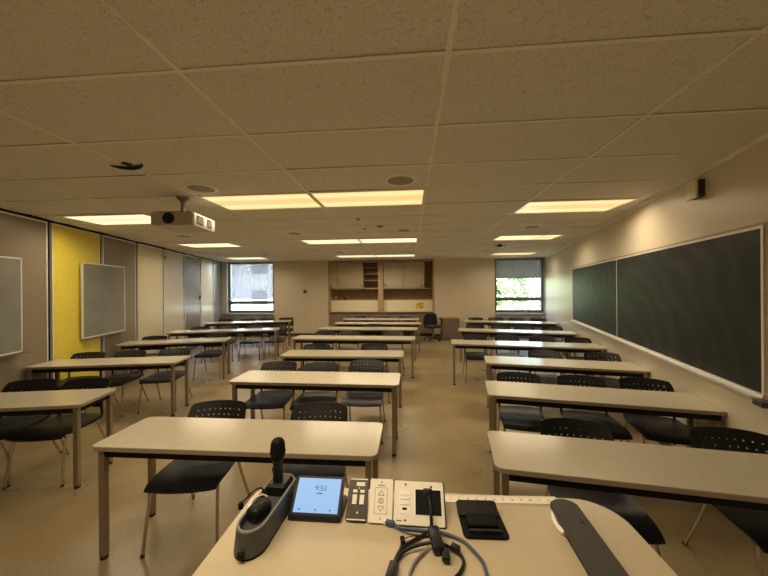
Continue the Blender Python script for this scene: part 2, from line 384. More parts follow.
# ------------------------------------------------------------------ ceiling
GX, GY, TW, TD = .171, 1.358, 1.2192, .6096
lights = [  # col, row (fractions of the tile grid), lens
    (-2, 3, 'w'), (-1, 3, 'w'), (1, 4, 'w'), (-4, 4.08, 'p'), (-2, 8.1, 'p'), (-1, 8.1, 'p'), (1.29, 8.05, 'w'), (-4.34, 8.4, 'p'),
    (-2, 13.2, 'p'), (-1, 13.2, 'p'), (1.9, 13.2, 'w'), (-4.98, 13.4, 'p'), (-2, -2, 'w'), (-1, -2, 'w')]
bm = bmesh.new()
def cellrect(c, r): return (GX + c * TW, GY + r * TD, GX + (c + 1) * TW, GY + (r + 1) * TD)
LRc = [cellrect(c, r) for c, r, _ in lights]
for c in range(-7, 5):
    for r in range(-6, 18):
        x0, y0, x1, y1 = cellrect(c, r)
        if any(abs(x0 - a[0]) < .02 and abs(y0 - a[1]) < .02 for a in LRc): continue
        z = HC + .005; sag = random.uniform(.008, .018)
        if any(x0 < a[2] and x1 > a[0] and y0 < a[3] and y1 > a[1] for a in LRc): sag = 0.0
        nx, ny = 5, 8
        vs = []
        tx, ty = random.uniform(-.0025, .0025), random.uniform(-.002, .002)
        for j in range(ny + 1):
            for i in range(nx + 1):
                u, v = i / nx, j / ny
                vs.append(bm.verts.new((x0 + .004 + (TW - .008) * u, y0 + .003 + (TD - .006) * v, z - sag * (.7 + .3 * math.sin(math.pi * u)) * math.sin(math.pi * v) + tx * (u - .5) * 2 + ty * (v - .5) * 2 + .002)))
        for j in range(ny):
            for i in range(nx):
                k = j * (nx + 1) + i; f = bm.faces.new((vs[k], vs[k + nx + 1], vs[k + nx + 2], vs[k + 1])); f.smooth = True
def cut(bm):
    for co, no in (((XR, D, 0), (math.cos(AR), -math.sin(AR), 0)), ((XL, D, 0), (-math.cos(AL), -math.sin(AL), 0)), ((0, D, 0), (0, 1, 0)), ((0, YF, 0), (0, -1, 0))):
        bmesh.ops.bisect_plane(bm, geom=bm.verts[:] + bm.edges[:] + bm.faces[:], plane_co=co, plane_no=no, clear_outer=True)
cut(bm)
me = bpy.data.meshes.new('ceiling'); bm.to_mesh(me); bm.free(); me.materials.append(M['tile'])
o = bpy.data.objects.new('ceiling', me); COL.objects.link(o); ceiling = struct(o)
MB().prism([(xl(YF) - .3, YF - .3), (xr(YF) + .3, YF - .3), (XR + .4, D + 1), (XL - .4, D + 1)], HC + .11, HC + .3).build('light_seal_slab', 'grey', ceiling)  # unseen slab, added to keep sky light from leaking between the tiles
g = MB()
for c in range(-7, 6):
    x = GX + c * TW; g.span((x - .013, YF, HC - .003), (x + .013, D, HC + .003))
for r in range(-6, 19):
    y = GY + r * TD; g.span((-8, y - .010, HC - .001), (5, y + .010, HC + .0035))
me = bpy.data.meshes.new('x'); me.from_pydata(g.v, [], g.f); bm = bmesh.new(); bm.from_mesh(me); cut(bm)
me2 = bpy.data.meshes.new('grid_bars'); bm.to_mesh(me2); bm.free(); bpy.data.meshes.remove(me); me2.materials.append(M['tbar'])
o = bpy.data.objects.new('grid_bars', me2); COL.objects.link(o); o.parent = ceiling

LIGHT_COL = (1.0, 0.82, 0.57)
names_l = ['left of the two nearest centre ceiling panels', 'right of the two nearest centre ceiling panels', 'nearest ceiling panel on the right side', 'nearest ceiling panel on the left, behind the projector',
           'left of the two middle-distance centre panels', 'right of the two middle-distance centre panels', 'second panel from the front on the right side', 'second panel from the front on the left side',
           'left of the two far centre panels near the cabinets', 'right of the two far centre panels near the cabinets', 'farthest panel on the right, above the right window', 'farthest panel on the left, above the left window', 'left of the two overhead, just outside the picture', 'right of the two overhead, just outside the picture']
LAMPW = 22.0
for i, (c, r, k) in enumerate(lights):
    x0, y0, x1, y1 = cellrect(c, r)
    t = thing('ceiling_light', 'glowing %s recessed fluorescent light, %s' % ('warm yellow' if k == 'w' else 'pale white', names_l[i]), 'ceiling light', ((x0 + x1) / 2, (y0 + y1) / 2, HC), 0, 'recessed ceiling lights')
    f = MB(); W, H = TW, TD
    for s in (-1, 1):
        f.box((s * (W / 2 - .012), 0, -.003), (.024, H, .008)); f.box((0, s * (H / 2 - .012), -.003), (W - .048, .024, .008))
    f.build('frame', 'tbar', t)
    MB().box((0, 0, -.001), (W - .048, H - .048, .003)).build('diffuser_lens', 'lens_warm' if k == 'w' else 'lens_pale', t)
    MB().box((0, 0, .05), (W - .03, H - .03, .09)).build('housing', 'grey', t)
    l = bpy.data.lights.new('lamp', 'AREA'); l.shape = 'RECTANGLE'; l.size = W - .06; l.size_y = H - .06; l.energy = LAMPW * (.8 if r < 0 else 1); l.spread = R(160)
    l.color = LIGHT_COL
    lo = bpy.data.objects.new('lamp', l); COL.objects.link(lo); lo.parent = t; lo.location = (0, 0, -.006)

# round ceiling speakers
sp = thing('ceiling_speaker', '', 'speaker', (0, 0, 0), 0, 'round ceiling speakers')
MB().lathe([(.0, -.012), (.12, -.010), (.135, -.006), (.135, .002), (0, .002)], seg=28).build('grille', 'speaker', sp, smooth=True)
MB().lathe([(.135, -.010), (.155, -.006), (.162, .0), (.135, .0)], seg=28).build('rim', 'tbar', sp, smooth=True)
spots = [((-.08, 2.91), 'right of the two nearest'), ((-2.05, 2.94), 'in front of the projector'), ((-4.21, 5.54), 'on the left between the two left lights'),
         ((-2.07, 5.49), 'left of the second centre pair of lights'), ((-4.14, 8.69), 'far left, beyond the second left light'), ((-.10, 5.44), 'above the aisle before the second centre lights'),
         ((2.02, 5.38), 'right side between the two nearest right lights'), ((2.02, 8.62), 'far right before the right window'), ((-.13, 8.54), 'far centre, right one before the cabinets'), ((-1.94, 8.51), 'far centre, left one before the cabinets')]
for i, ((x, y), tx) in enumerate(spots):
    o = sp if i == 0 else copy_tree(sp)
    o.location = (x, y, HC); o['label'] = 'round white flush ceiling speaker, ' + tx
# sprinkler / detectors
t = thing('ceiling_sensor', 'small black sensor hanging from ceiling above the right aisle near window', 'sensor', (2.09, 7.48, HC))
MB().lathe([(.0, -.07), (.05, -.065), (.075, -.035), (.03, -.02), (.03, 0), (0, 0)], seg=16).build('body', 'black', t, smooth=True)
MB().box((0, 0, -.04), (.24, .03, .015)).build('arm', 'black', t)
t = thing('smoke_detector', 'small round smoke detector on ceiling before the second centre lights', 'smoke detector', (-.47, 4.96, HC))
MB().lathe([(.0, -.045), (.04, -.04), (.055, -.015), (.055, 0), (0, 0)], seg=16).build('body', 'speaker', t, smooth=True)
MB().lathe([(.055, -.012), (.065, -.008), (.065, 0), (.055, 0)], seg=16).build('base', 'tbar', t, smooth=True)
for x, y, tx in ((-.75, 5.22, 'farther'), (-.74, 4.49, 'nearer')):
    o = MB().lathe([(.0, -.02), (.014, -.018), (.03, -.003), (.03, 0), (0, 0)], seg=12).build('sprinkler_head', 'grey', None, smooth=True)
    o.location = (x, y, HC); tag(o, 'tiny grey sprinkler head in the centre ceiling, %s of the two' % tx, 'sprinkler', 'sprinkler heads')
# dark crescent shaped opening/bracket
t = thing('ceiling_bracket', 'dark curved crescent bracket on ceiling left of the projector', 'bracket', (-2.22, 2.30, HC))
arc = [(.15 * math.cos(a), .10 * math.sin(a) - .05, -.012 - .01 * math.sin(a)) for a in [R(25 + 130 * k / 12) for k in range(13)]]
MB().tube(arc, [.004 + .012 * math.sin(math.pi * k / 12) for k in range(13)], 8).build('crescent', 'black', t, smooth=True)
MB().lathe([(0, -.008), (.035, -.008), (.04, 0), (0, 0)], seg=16).build('mount', 'black', t, smooth=True)

# ------------------------------------------------------------------ projector
px = Vector((-2.21, 3.01)); pl = Vector((-2.62, 2.96)); pf = Vector((-2.19, 3.43))
t = thing('projector', 'cream ceiling-mounted projector with black lens hanging from a short pole', 'projector', (-2.435, 3.22, HC - .345), R(7))
bz = HC - .345
MB().prism(rrect(.44, .45, .03), 0, .135, bev=.012).build('body', 'projector', t, smooth=True)
q = Matrix.Rotation(R(90), 4, 'X')
MB().lathe([(.0, 0), (.040, 0), (.044, .012), (.058, .016), (.058, .03), (0, .03)], (-.03, -.205, .07), 24, q).build('lens', 'black', t, smooth=True)
MB().box((-.01, -.05, .142), (.34, .26, .014)).build('mount_plate', 'black', t)
g = MB()
for yy, n in ((-.10, 7), (.09, 5)):
    g = MB()
    for i in range(n): g.box((.2225, yy + (i - n / 2) * .017, .068), (.004, .010, .07))
    v_ = MB().box((.2215, yy - .008, .068), (.003, n * .0185, .09)).build('side_vent', 'blackmatte', t); g.build('louvre', 'creamdark', v_)
g = MB(); g.tube([(-.03, .02, .145), (-.03, .02, .345)], .022, 12); g.build('pole', 'grey', t, smooth=True)
MB().lathe([(.028, 0), (.06, .035), (.065, .045), (0, .045), (0, 0)], (-.03, .02, .30), 16).build('ceiling_flange', 'grey', t, smooth=True)
MB().tube([(-.03, .02, .20), (-.09, .02, .17), (-.12, .03, .149)], .01, 8).build('brace', 'grey', t, smooth=True)

# ------------------------------------------------------------------ chalkboard on right wall
t = thing('chalkboard', 'long black two-panel chalkboard with aluminium frame on the right wall', 'chalkboard')
z0, z1, a, b = .99, 2.115, 3.92, 9.13
j = 6.55
for u0, u1 in ((a + .02, j - .006), (j + .006, b - .02)):
    w = WMB(FR); w.span((0, -.012, -(z1 - z0) / 2 + .01), (u1 - u0, 0, (z1 - z0) / 2 - .01)); o = w.build('writing_surface', 'board', t)
    # keep the texture frame with the board
    Fi = FR.inverted(); base = FR @ Matrix.Translation((u0, .022, (z0 + z1) / 2))
    for v in o.data.vertices: v.co = Fi @ v.co
    o.matrix_local = base
w = WMB(FR); w.span((a, 0, z1 - .008), (b, .026, z1 + .012)); w.span((a - .01, 0, z0), (a + .012, .026, z1 + .012)); w.span((b - .012, 0, z0), (b + .01, .026, z1 + .012)); w.span((a, 0, z0 - .012), (b, .026, z0 + .006)); w.span((j - .006, 0, z0), (j + .006, .027, z1))
w.build('frame', 'alu', t)
w = WMB(FR); w.span((a, .03, z0 - .03), (b, .085, z0 - .018)); w.span((a, .078, z0 - .03), (b, .085, z0 - .005)); w.span((a, 0, z0 - .03), (b, .03, z0 - .012)); w.build('chalk_tray', 'alu', t)
w = WMB(FR); w.span((a, 0, z1 + .012), (b + .16, .022, z1 + .03)); w.build('map_rail', 'wood_trim', t)
w = WMB(FR); w.span((b + .01, 0, z0 - .03), (b + .17, .02, z1 + .012)); w.build('side_panel', 'wood_trim', t)
w = WMB(FR); w.span((b + .01, .02, z0 - .06), (b + .10, .09, z0 - .02), bev=.008); w.build('tray_end_cap', 'brownplate', t)
# wall box
t = thing('wall_sensor', 'small cream and dark brown box high on the right wall near ceiling', 'sensor')
w = WMB(FR); w.span((8.37, 0, 2.49), (8.50, .05, 2.64), bev=.004); w.build('casing', 'brownplate', t)
w = WMB(FR); w.span((8.365, .05, 2.485), (8.505, .068, 2.645), bev=.004); w.build('cover', 'cream', t)

# ------------------------------------------------------------------ whiteboards on the partition
for a, b, tx in ((5.77, 6.82, 'grey framed whiteboard hanging over the yellow panel seam'), (7.82, 8.87, 'grey framed whiteboard at the left picture edge on brown panel')):
    t = thing('whiteboard', tx, 'whiteboard', group='framed whiteboards on the partition')
    z0, z1 = .95, (2.17 if a < 7 else 2.14)
    w = WMB(FL); w.span((a + .015, .03, z0 + .015), (b - .015, .05, z1 - .015)); w.build('writing_surface', 'whiteboard', t)
    w = WMB(FL); w.span((a, .025, z0), (b, .055, z0 + .018)); w.span((a, .025, z1 - .018), (b, .055, z1)); w.span((a, .025, z0), (a + .018, .055, z1)); w.span((b - .018, .025, z0), (b, .055, z1)); w.build('frame', 'alu', t)
    w = WMB(FL); w.span((a - .02, .055, z0 - .012), (b - .03, .115, z0)); w.span((a - .02, .108, z0 - .012), (b - .03, .115, z0 + .012)); w.build('pen_tray', 'grey', t)
    w = WMB(FL)
    for x in (a + .1, b - .1):
        w.span((x - .015, -.005, z1 - .06), (x + .015, .025, z1 - .01)); w.span((x - .015, -.005, z0 + .01), (x + .015, .025, z0 + .06))
    w.build('wall_bracket', 'grey', t)
t = thing('wall_hook', 'small dark latch high on the beige partition panel at left', 'latch')
w = WMB(FL); w.span((4.15, 0, 2.52), (4.32, .02, 2.535)); w.span((4.15, 0, 2.47), (4.165, .02, 2.535)); w.build('hook', 'black', t)
t = thing('door_latch', 'small dark latch on the farther beige partition panel near window', 'latch')
w = WMB(FL); w.span((2.06, 0, 1.42), (2.12, .03, 1.52), bev=.006); w.build('latch_plate', 'black', t)
w = WMB(FL); w.span((2.07, .03, 1.455), (2.11, .05, 1.475)); w.build('knob', 'grey', t)

# ------------------------------------------------------------------ rear casework
t = thing('built_in_cabinet', 'brown built-in cupboard wall with counter in the rear niche', 'cabinet', ((NX0 + NX1) / 2, D, 0))
cx = (NX0 + NX1) / 2
def S(x0, x1, y0, y1, z0, z1): return MB().span((x0 - cx, y0, z0), (x1 - cx, y1, z1))
f = MB()
def fs(mb, x0, x1, y0, y1, z0, z1): mb.span((x0 - cx, y0, z0), (x1 - cx, y1, z1)); return mb
fs(f, NX0, NX0 + .06, -.02, .5, 0, HC - .02); fs(f, NX1 - .05, NX1, -.02, .5, 0, HC - .02); fs(f, NX0 + .06, NX1 - .05, -.02, .5, HC - .07, HC - .02)
fs(f, -1.14, -.95, 0, .5, .87, HC - .07)
f.build('carcass', 'cab_frame', t)
fs(MB(), NX0 + .06, NX1 - .05, .5, .53, .0, HC - .07).build('back_panel', 'cab_dark', t)
for x0, x1 in ((NX0 + .06, -1.14), (-.95, NX1 - .05)):
    fs(MB(), x0, x1, .02, .5, 1.69, 1.72).build('upper_bottom_shelf', 'cab_frame', t)
    fs(MB(), x0, x1, .20, .22, .87, 1.28).build('tack_panel', 'tack', t)
    fs(MB(), x0, x1, .20, .5, 1.28, 1.295).build('ledge', 'cab_frame', t)
for x0, x1, kx in ((NX0 + .06, -2.60, -2.84), (-2.59, -1.67, -1.74), (-.93, -.22, -.86), (-.21, .50, .42)):
    d = fs(MB(), x0 + .004, x1 - .004, .0, .02, 1.73, HC - .09).build('door', 'cab', t)
    kb = MB(); kb.box((kx - cx, -.012, 1.82), (.03, .025, .06), bev=.006); kb.build('handle', 'blackmatte', d)
for z in (1.98, 2.22, 2.44): fs(MB(), -1.665, -1.145, .04, .5, z, z + .02).build('shelf', 'cab_frame', t)
fs(MB(), -1.68, -1.665, 0, .5, 1.72, HC - .07).build('divider', 'cab_frame', t)
fs(MB(), .50, .515, 0, .5, 1.72, HC - .07).build('divider', 'cab_frame', t)
fs(MB(), NX0 + .06, NX1 - .05, -.03, .5, .83, .87).build('countertop', 'counter', t)
for i in range(5):
    x0 = NX0 + .07 + i * .735
    d = fs(MB(), x0, x0 + .725, .0, .02, .12, .82).build('door', 'brownbox', t)
    MB().box((x0 + .66 - cx, -.01, .72), (.02, .02, .09)).build('handle', 'blackmatte', d)
fs(MB(), NX0 + .06, NX1 - .05, .05, .48, 0, .12).build('toe_kick', 'base', t)
# things on it
t = thing('notice_card', 'small yellow notice with dark lettering on the cream panel, right side', 'notice', (.35, D + .196, 1.09))
MB().box((0, 0, 0), (.28, .004, .22)).build('card', 'paperyellow', t)
g = MB()
for k, (zz, xx, ww) in enumerate(((.07, .05, .15), (.02, -.02, .2), (-.04, .04, .14), (-.08, .06, .10))): g.box((xx, -.003, zz), (ww, .003, .018))
g.build('printed_lines', 'ink', t)
t = thing('wall_socket', 'small bright round knob plate in the cabinet recess at left', 'socket', (-2.78, D + .5, 1.40))
MB().lathe([(0, 0), (.045, 0), (.05, .02), (0, .02)], (0, 0, 0), 16, q).build('plate', 'creamlight', t, smooth=True)
MB().lathe([(0, 0), (.02, 0), (.02, .01), (0, .01)], (0, -.02, 0), 12, q).build('knob', 'cream', t, smooth=True)
t = thing('bottle', 'small dark bottle on the ledge in the cabinet recess', 'bottle', (-2.37, D + .27, 1.297))
MB().lathe([(0, 0), (.03, 0), (.032, .01), (.032, .12), (.014, .15), (.014, .17), (0, .17)], seg=16).build('bottle_body', 'black', t, smooth=True)
MB().lathe([(0, 0), (.016, 0), (.016, .025), (0, .025)], (0, 0, .17), 12).build('cap', 'brownplate', t, smooth=True)
# clock and outlet on the rear wall
t = thing('thermostat', 'small round brown dial on the rear wall left of cabinets', 'thermostat', (-3.81, D, 1.62))
MB().lathe([(0, 0), (.075, 0), (.07, .03), (0, .03)], (0, 0, 0), 24, q).build('ring', 'creamdark', t, smooth=True)
MB().lathe([(0, 0), (.04, 0), (.035, .02), (0, .02)], (0, -.03, 0), 20, q).build('dial', 'brownplate', t, smooth=True)
t = thing('wall_outlet', 'cream power outlet low on the rear wall left of cabinets', 'outlet', (-3.56, D, .32))
MB().box((0, -.004, 0), (.08, .008, .12), bev=.003).build('plate', 'cream', t)
g = MB()
for zz in (-.025, .025): g.box((0, -.009, zz), (.035, .004, .03))
g.build('receptacle', 'creamdark', t)

# low brown cupboard right of the casework
t = thing('low_cupboard', 'low brown cupboard against rear wall right of the casework', 'cupboard', (1.34, D - .3, 0))
MB().box((0, .01, .345), (.58, .5, .69), bev=.004).build('carcass', 'brownbox', t)
d = MB().box((0, -.252, .35), (.54, .02, .64)).build('door', 'brownbox', t)
MB().box((.23, -.27, .60), (.02, .02, .06)).build('handle', 'blackmatte', d)
MB().box((0, .01, .70), (.60, .52, .02)).build('top_board', 'cab_frame', t)

# office chair
t = thing('office_chair', 'black swivel office chair on casters before the rear cabinets', 'office chair', (.74, D - .80, 0), R(15))
b = MB()
for k in range(5):
    a = R(72 * k + 10); b.tube([(0, 0, .10), (.27 * math.cos(a), .27 * math.sin(a), .075)], [.025, .016], 8)
b.build('star_base', 'black', t, smooth=True)
for k in range(5):
    a = R(72 * k + 10)
    MB().lathe([(0, -.02), (.028, -.018), (.028, .018), (0, .02)], (.27 * math.cos(a), .27 * math.sin(a), .03), 12, Matrix.Rotation(R(90), 4, 'X')).build('caster', 'black', t, smooth=True)
MB().tube([(0, 0, .08), (0, 0, .42)], .026, 12).build('gas_column', 'grey', t, smooth=True)
MB().prism(rrect(.5, .48, .12), .42, .50, bev=.025).build('seat', 'navy', t, smooth=True)
bk = MB(); bk.prism(rrect(.46, .42, .12), -.03, .03, bev=.02, mtx=Matrix.Translation((0, .25, .66)) @ Matrix.Rotation(R(82), 4, 'X')); bk.build('backrest', 'black', t, smooth=True)
MB().tube([(0, .12, .42), (0, .27, .45), (0, .28, .60)], .02, 8).build('back_post', 'black', t, smooth=True)
for s in (-1, 1):
    MB().tube(smoothpath([(s * .2, 0, .44), (s * .29, 0, .46), (s * .3, .02, .66), (s * .3, -.08, .69), (s * .29, .18, .69)]), .018, 8).build('armrest', 'black', t, smooth=True)

# ------------------------------------------------------------------ tables
def make_table(W):
    dp = .463; H = .737
    t = thing('classroom_table', '', 'table')
    MB().prism(rrect(W, dp, .045), H - .004, H, bev=0).build('tabletop', 'laminate', t)
    MB().prism(rrect(W, dp, .045), H - .030, H - .004, bev=.003).build('edge_band', 'edge', t)
    a = MB()
    x, y = W / 2 - .065, dp / 2 - .05
    a.span((-x, -y - .012, H - .085), (x, -y + .012, H - .030)); a.span((-x, y - .012, H - .085), (x, y + .012, H - .030))
    a.span((-x - .012, -y, H - .085), (-x + .012, y, H - .030)); a.span((x - .012, -y, H - .085), (x + .012, y, H - .030))
    a.span((-.02, -y, H - .07), (.02, y, H - .030))
    a.build('apron_frame', 'steel_black', t)
    for sx in (-1, 1):
        for sy in (-1, 1):
            l = MB().box((sx * (W / 2 - .055), sy * (dp / 2 - .042), (H - .030 + .02) / 2), (.038, .038, H - .030 - .02), bev=.003).build('leg', 'leg', t)
            MB().lathe([(0, 0), (.022, 0), (.022, .02), (0, .02)], (sx * (W / 2 - .055), sy * (dp / 2 - .042), 0), 10).build('glide_foot', 'glide', l)
    return t
# name: reference corner (near right for T and L, near left for R), angle, long?
TABLES = {'T1': (-.20, 1.83, .3), 'T2': (-.12, 3.18, -.6), 'T3': (-.10, 4.50, .8), 'T4': (.09, 5.97, -1.2), 'T5': (.17, 7.44, -.6), 'T6': (.30, 8.6, -1.0), 'T7': (.27, 9.72, -1.0),
          'R1': (.46, 1.76, -7.7), 'R2': (.71, 2.95, -9.6), 'R3': (.98, 4.19, -10.4), 'R4': (.71, 5.6, -8.0), 'R5': (1.09, 7.32, -11.8), 'R6': (1.57, 9.2, -11.0),
          'L1': (-2.85, 2.48, 11.4), 'L2': (-3.17, 3.99, 11.5), 'L3': (-3.53, 5.75, 17.5), 'L4': (-3.19, 7.32, 14.8), 'L5': (-3.62, 9.25, 17.0)}
LONG = set('T4 T5 T6 T7 R4 R5 R6 L4 L5'.split())
proto = {1.83: make_table(1.83), 2.44: make_table(2.44)}; used = set()
ORD = ['nearest', 'second', 'third', 'fourth', 'fifth', 'sixth', 'farthest']
ncol = {'T': 7, 'R': 6, 'L': 5}; CN = {'T': 'middle', 'R': 'right', 'L': 'left'}
def rank(n):
    k = int(n[1])
    return 'farthest' if k == ncol[n[0]] else ORD[k - 1]
POSE = {}
for n, (x, y, ang) in TABLES.items():
    W = 2.44 if n in LONG else 1.83; a = R(ang); c, s = math.cos(a), math.sin(a); sg = 1 if n[0] == 'R' else -1
    ux, uy = sg * W / 2, .463 / 2
    cxx, cyy = x + c * ux - s * uy, y + s * ux + c * uy
    o = proto[W] if W not in used else copy_tree(proto[W]); used.add(W)
    o.location = (cxx, cyy, 0); o.rotation_euler = (0, 0, a); POSE[n] = (cxx, cyy, a, W)
    extra = {'T1': ', just beyond the microphone and tablet', 'R1': ', beside the lectern edge', 'L1': ', cut by the left picture edge', 'L2': ', in front of the yellow panel', 'T7': ', before the cabinets', 'R6': ', before the right window', 'L5': ', before the left window'}.get(n, '')
    where = rank(n) + ' row'
    o['label'] = '%s beige table, %s of the %s column%s' % ('long' if n in LONG else 'shorter', where, CN[n[0]], extra)
    o['group'] = 'tables in the %s column' % CN[n[0]]

# ------------------------------------------------------------------ chairs
def chair_back():
    nu, nv = 11, 7; W = .455; zb, zt = .535, .79; t2 = .005
    def P(u, v, off):   # u,v in 0..1
        uu = (u - .5) * 2
        w = W / 2 * (1.02 - 0.05 * v - .05 * max(0, (v - .75) / .25) ** 3)
        arch = -.010 * uu ** 4 * (1 if v > .5 else -1) * abs(v - .5) * 2
        z = zb + (zt - zb) * v + arch
        y = .205 + .07 * v + .075 * v * v - .055 * uu * uu
        return Vector((uu * w, y + off, z))
    mb = MB()
    hx, hy = .19, .15
    for off, flip in ((-t2, False), (t2, True)):
        for j in range(nv):
            for i in range(nu):
                u0, u1, v0, v1 = i / nu, (i + 1) / nu, j / nv, (j + 1) / nv
                uc, vc = (u0 + u1) / 2, (v0 + v1) / 2
                hole = 0 < i < nu - 1 and 1 <= j <= nv - 2 or (0 < i < nu - 1 and j == nv - 1 and 1 < i < nu - 2 and False)
                if hole:
                    ring = [(u1, vc), (u1, v1), (uc, v1), (u0, v1), (u0, vc), (u0, v0), (uc, v0), (u1, v0)]
                    rx, ry = .0062 / W * 1.0, .0062 / (zt - zb)
                    inn = [(uc + rx * math.cos(R(45 * k)), vc + ry * math.sin(R(45 * k))) for k in range(8)]
                    vs = [P(a, b, off) for a, b in ring] + [P(a, b, off) for a, b in inn]
                    mb.add(vs, [(k, (k + 1) % 8, 8 + (k + 1) % 8, 8 + k) for k in range(8)])
                    if off < 0:
                        vs = [P(a, b, -t2) for a, b in inn] + [P(a, b, t2) for a, b in inn]
                        mb.add(vs, [(k, (k + 1) % 8, 8 + (k + 1) % 8, 8 + k) for k in range(8)])
                else:
                    # use the mid points too so that neighbours match
                    ring = [(u1, vc), (u1, v1), (uc, v1), (u0, v1), (u0, vc), (u0, v0), (uc, v0), (u1, v0)]
                    vs = [P(a, b, off) for a, b in ring] + [P(uc, vc, off)]
                    mb.add(vs, [(k, (k + 1) % 8, 8) for k in range(8)])
    loop = [(i / (2 * nu), 0) for i in range(2 * nu)] + [(1, j / (2 * nv)) for j in range(2 * nv)] + [(1 - i / (2 * nu), 1) for i in range(2 * nu)] + [(0, 1 - j / (2 * nv)) for j in range(2 * nv)]
    n = len(loop); vs = [P(a, b, -t2) for a, b in loop] + [P(a, b, t2) for a, b in loop]
    mb.add(vs, [(k, (k + 1) % n, n + (k + 1) % n, n + k) for k in range(n)])
    return mb
def weld(o):
    bm = bmesh.new(); bm.from_mesh(o.data); bmesh.ops.remove_doubles(bm, verts=bm.verts, dist=.0003); bmesh.ops.recalc_face_normals(bm, faces=bm.faces)
    for f in bm.faces: f.smooth = True
    for e in bm.edges:
        if len(e.link_faces) != 2 or e.calc_face_angle(0) > R(45): e.smooth = False
    bm.to_mesh(o.data); bm.free(); return o
def chair_seat():
    mb = MB(); n = 12; W, Dp = .475, .49
    def P(a, b, top):   # a,b in -1..1 -> rounded square
        k = .16
        x = a * math.sqrt(1 - k * b * b) ; y = b * math.sqrt(1 - k * a * a)
        z = .452 - .012 * (1 - x * x) * (1 - y * y) - .035 * max(0, -y - .55) ** 2 * 4 + .03 * max(0, y - .6) ** 2 * 3
        th = .022 * (1 - .5 * max(abs(x), abs(y)) ** 6)
        return Vector((x * W / 2 * (1 - .04 * y), y * Dp / 2 - .04, z - (0 if top else th)))
    for top in (True, False):
        vs = [P(-1 + 2 * i / n, -1 + 2 * j / n, top) for j in range(n + 1) for i in range(n + 1)]
        mb.add(vs, [(j * (n + 1) + i, j * (n + 1) + i + 1, (j + 1) * (n + 1) + i + 1, (j + 1) * (n + 1) + i) for j in range(n) for i in range(n)])
    loop = [(-1 + 2 * i / n, -1) for i in range(n)] + [(1, -1 + 2 * i / n) for i in range(n)] + [(1 - 2 * i / n, 1) for i in range(n)] + [(-1, 1 - 2 * i / n) for i in range(n)]
    m = len(loop); vs = [P(a, b, True) for a, b in loop] + [P(a, b, False) for a, b in loop]
    mb.add(vs, [(k, (k + 1) % m, m + (k + 1) % m, m + k) for k in range(m)])
    return mb
def make_chair():
    t = thing('perforated_chair', '', 'chair')
    weld(chair_seat().build('seat', 'seat', t)); weld(chair_back().build('backrest', 'plastic', t))
    r = .0105
    for s in (-1, 1):
        MB().tube(smoothpath([(s * .235, -.265, .006), (s * .222, -.235, .25), (s * .212, -.205, .405), (s * .205, -.19, .425)], 4), r, 8).build('leg', 'tube', t, smooth=True)
        MB().lathe([(0, 0), (.013, 0), (.012, .02), (0, .02)], (s * .2355, -.2655, 0), 8).build('foot_cap', 'glide', COL.objects[-1])
        MB().tube(smoothpath([(s * .225, .31, .006), (s * .212, .20, .25), (s * .205, .14, .40), (s * .203, .12, .425)], 4), r, 8).build('leg', 'tube', t, smooth=True)
        MB().lathe([(0, 0), (.013, 0), (.012, .02), (0, .02)], (s * .226, .312, 0), 8).build('foot_cap', 'glide', COL.objects[-1])
        MB().tube(smoothpath([(s * .205, -.19, .425), (s * .205, .0, .424), (s * .204, .15, .424), (s * .203, .195, .445), (s * .203, .195, .53), (s * .203, .205, .62)], 4), r, 8).build('side_frame', 'steel_black', t, smooth=True)
    f = MB(); f.tube([(-.205, -.12, .424), (.205, -.12, .424)], r * .9, 8); f.tube([(-.204, .12, .424), (.204, .12, .424)], r * .9, 8); f.build('cross_bar', 'steel_black', t, smooth=True)
    return t
CH = [  # back top centre x, y, table, angle offset
 ('T1', -1.58, 2.52, 7), ('T1', -.73, 2.53, 3), ('T2', -1.66, 3.92, 6), ('T2', -1.11, 3.90, 4), ('T2', -.56, 4.06, 0), ('T3', -1.56, 5.2, 0), ('T3', -.60, 5.26, 2),
 ('T4', -1.85, 6.76, 0), ('T4', -1.31, 6.77, 0), ('T4', -.37, 6.78, 2), ('T5', -.95, 8.16, 0), ('T7', -1.68, 10.42, 0), ('T7', -.95, 10.42, 2), ('T7', -.15, 10.42, 0),
 ('R1', 1.13, 2.33, 1), ('R1', 2.04, 2.24, -3), ('R2', 1.165, 3.56, 2), ('R2', 1.765, 3.47, 0), ('R2', 2.34, 3.40, -3), ('R3', 1.95, 4.82, 2), ('R3', 2.69, 4.71, 0),
 ('R4', 1.27, 6.38, 4), ('R4', 1.87, 6.33, 2), ('R4', 2.48, 6.22, 0), ('R4', 3.04, 6.05, 2), ('R5', 1.65, 8.16, 0), ('R5', 2.25, 8.10, 0), ('R5', 2.77, 7.96, 2), ('R5', 3.36, 7.80, 0),
 ('R6', 2.02, 9.95, 3), ('R6', 2.62, 9.90, 0), ('R6', 3.22, 9.85, 2), ('R6', 3.78, 9.70, 0),
 ('L1', -3.93, 3.0, 4), ('L1', -3.38, 3.08, -2), ('L2', -4.79, 4.36, 2), ('L2', -4.27, 4.52, 0), ('L2', -3.72, 4.72, 3), ('L3', -5.12, 5.95, 0), ('L3', -4.05, 6.32, -3),
 ('L4', -5.25, 7.50, 0), ('L4', -4.62, 7.67, 2), ('L4', -4.02, 7.83, 0), ('L4', -3.45, 7.98, -2), ('L5', -5.70, 9.34, 0), ('L5', -5.1, 9.53, 0), ('L5', -4.55, 9.70, 0), ('L5', -4.0, 9.87, 2)]
cnt = {}
for n, *_ in CH: cnt[n] = cnt.get(n, 0) + 1
idx = {}
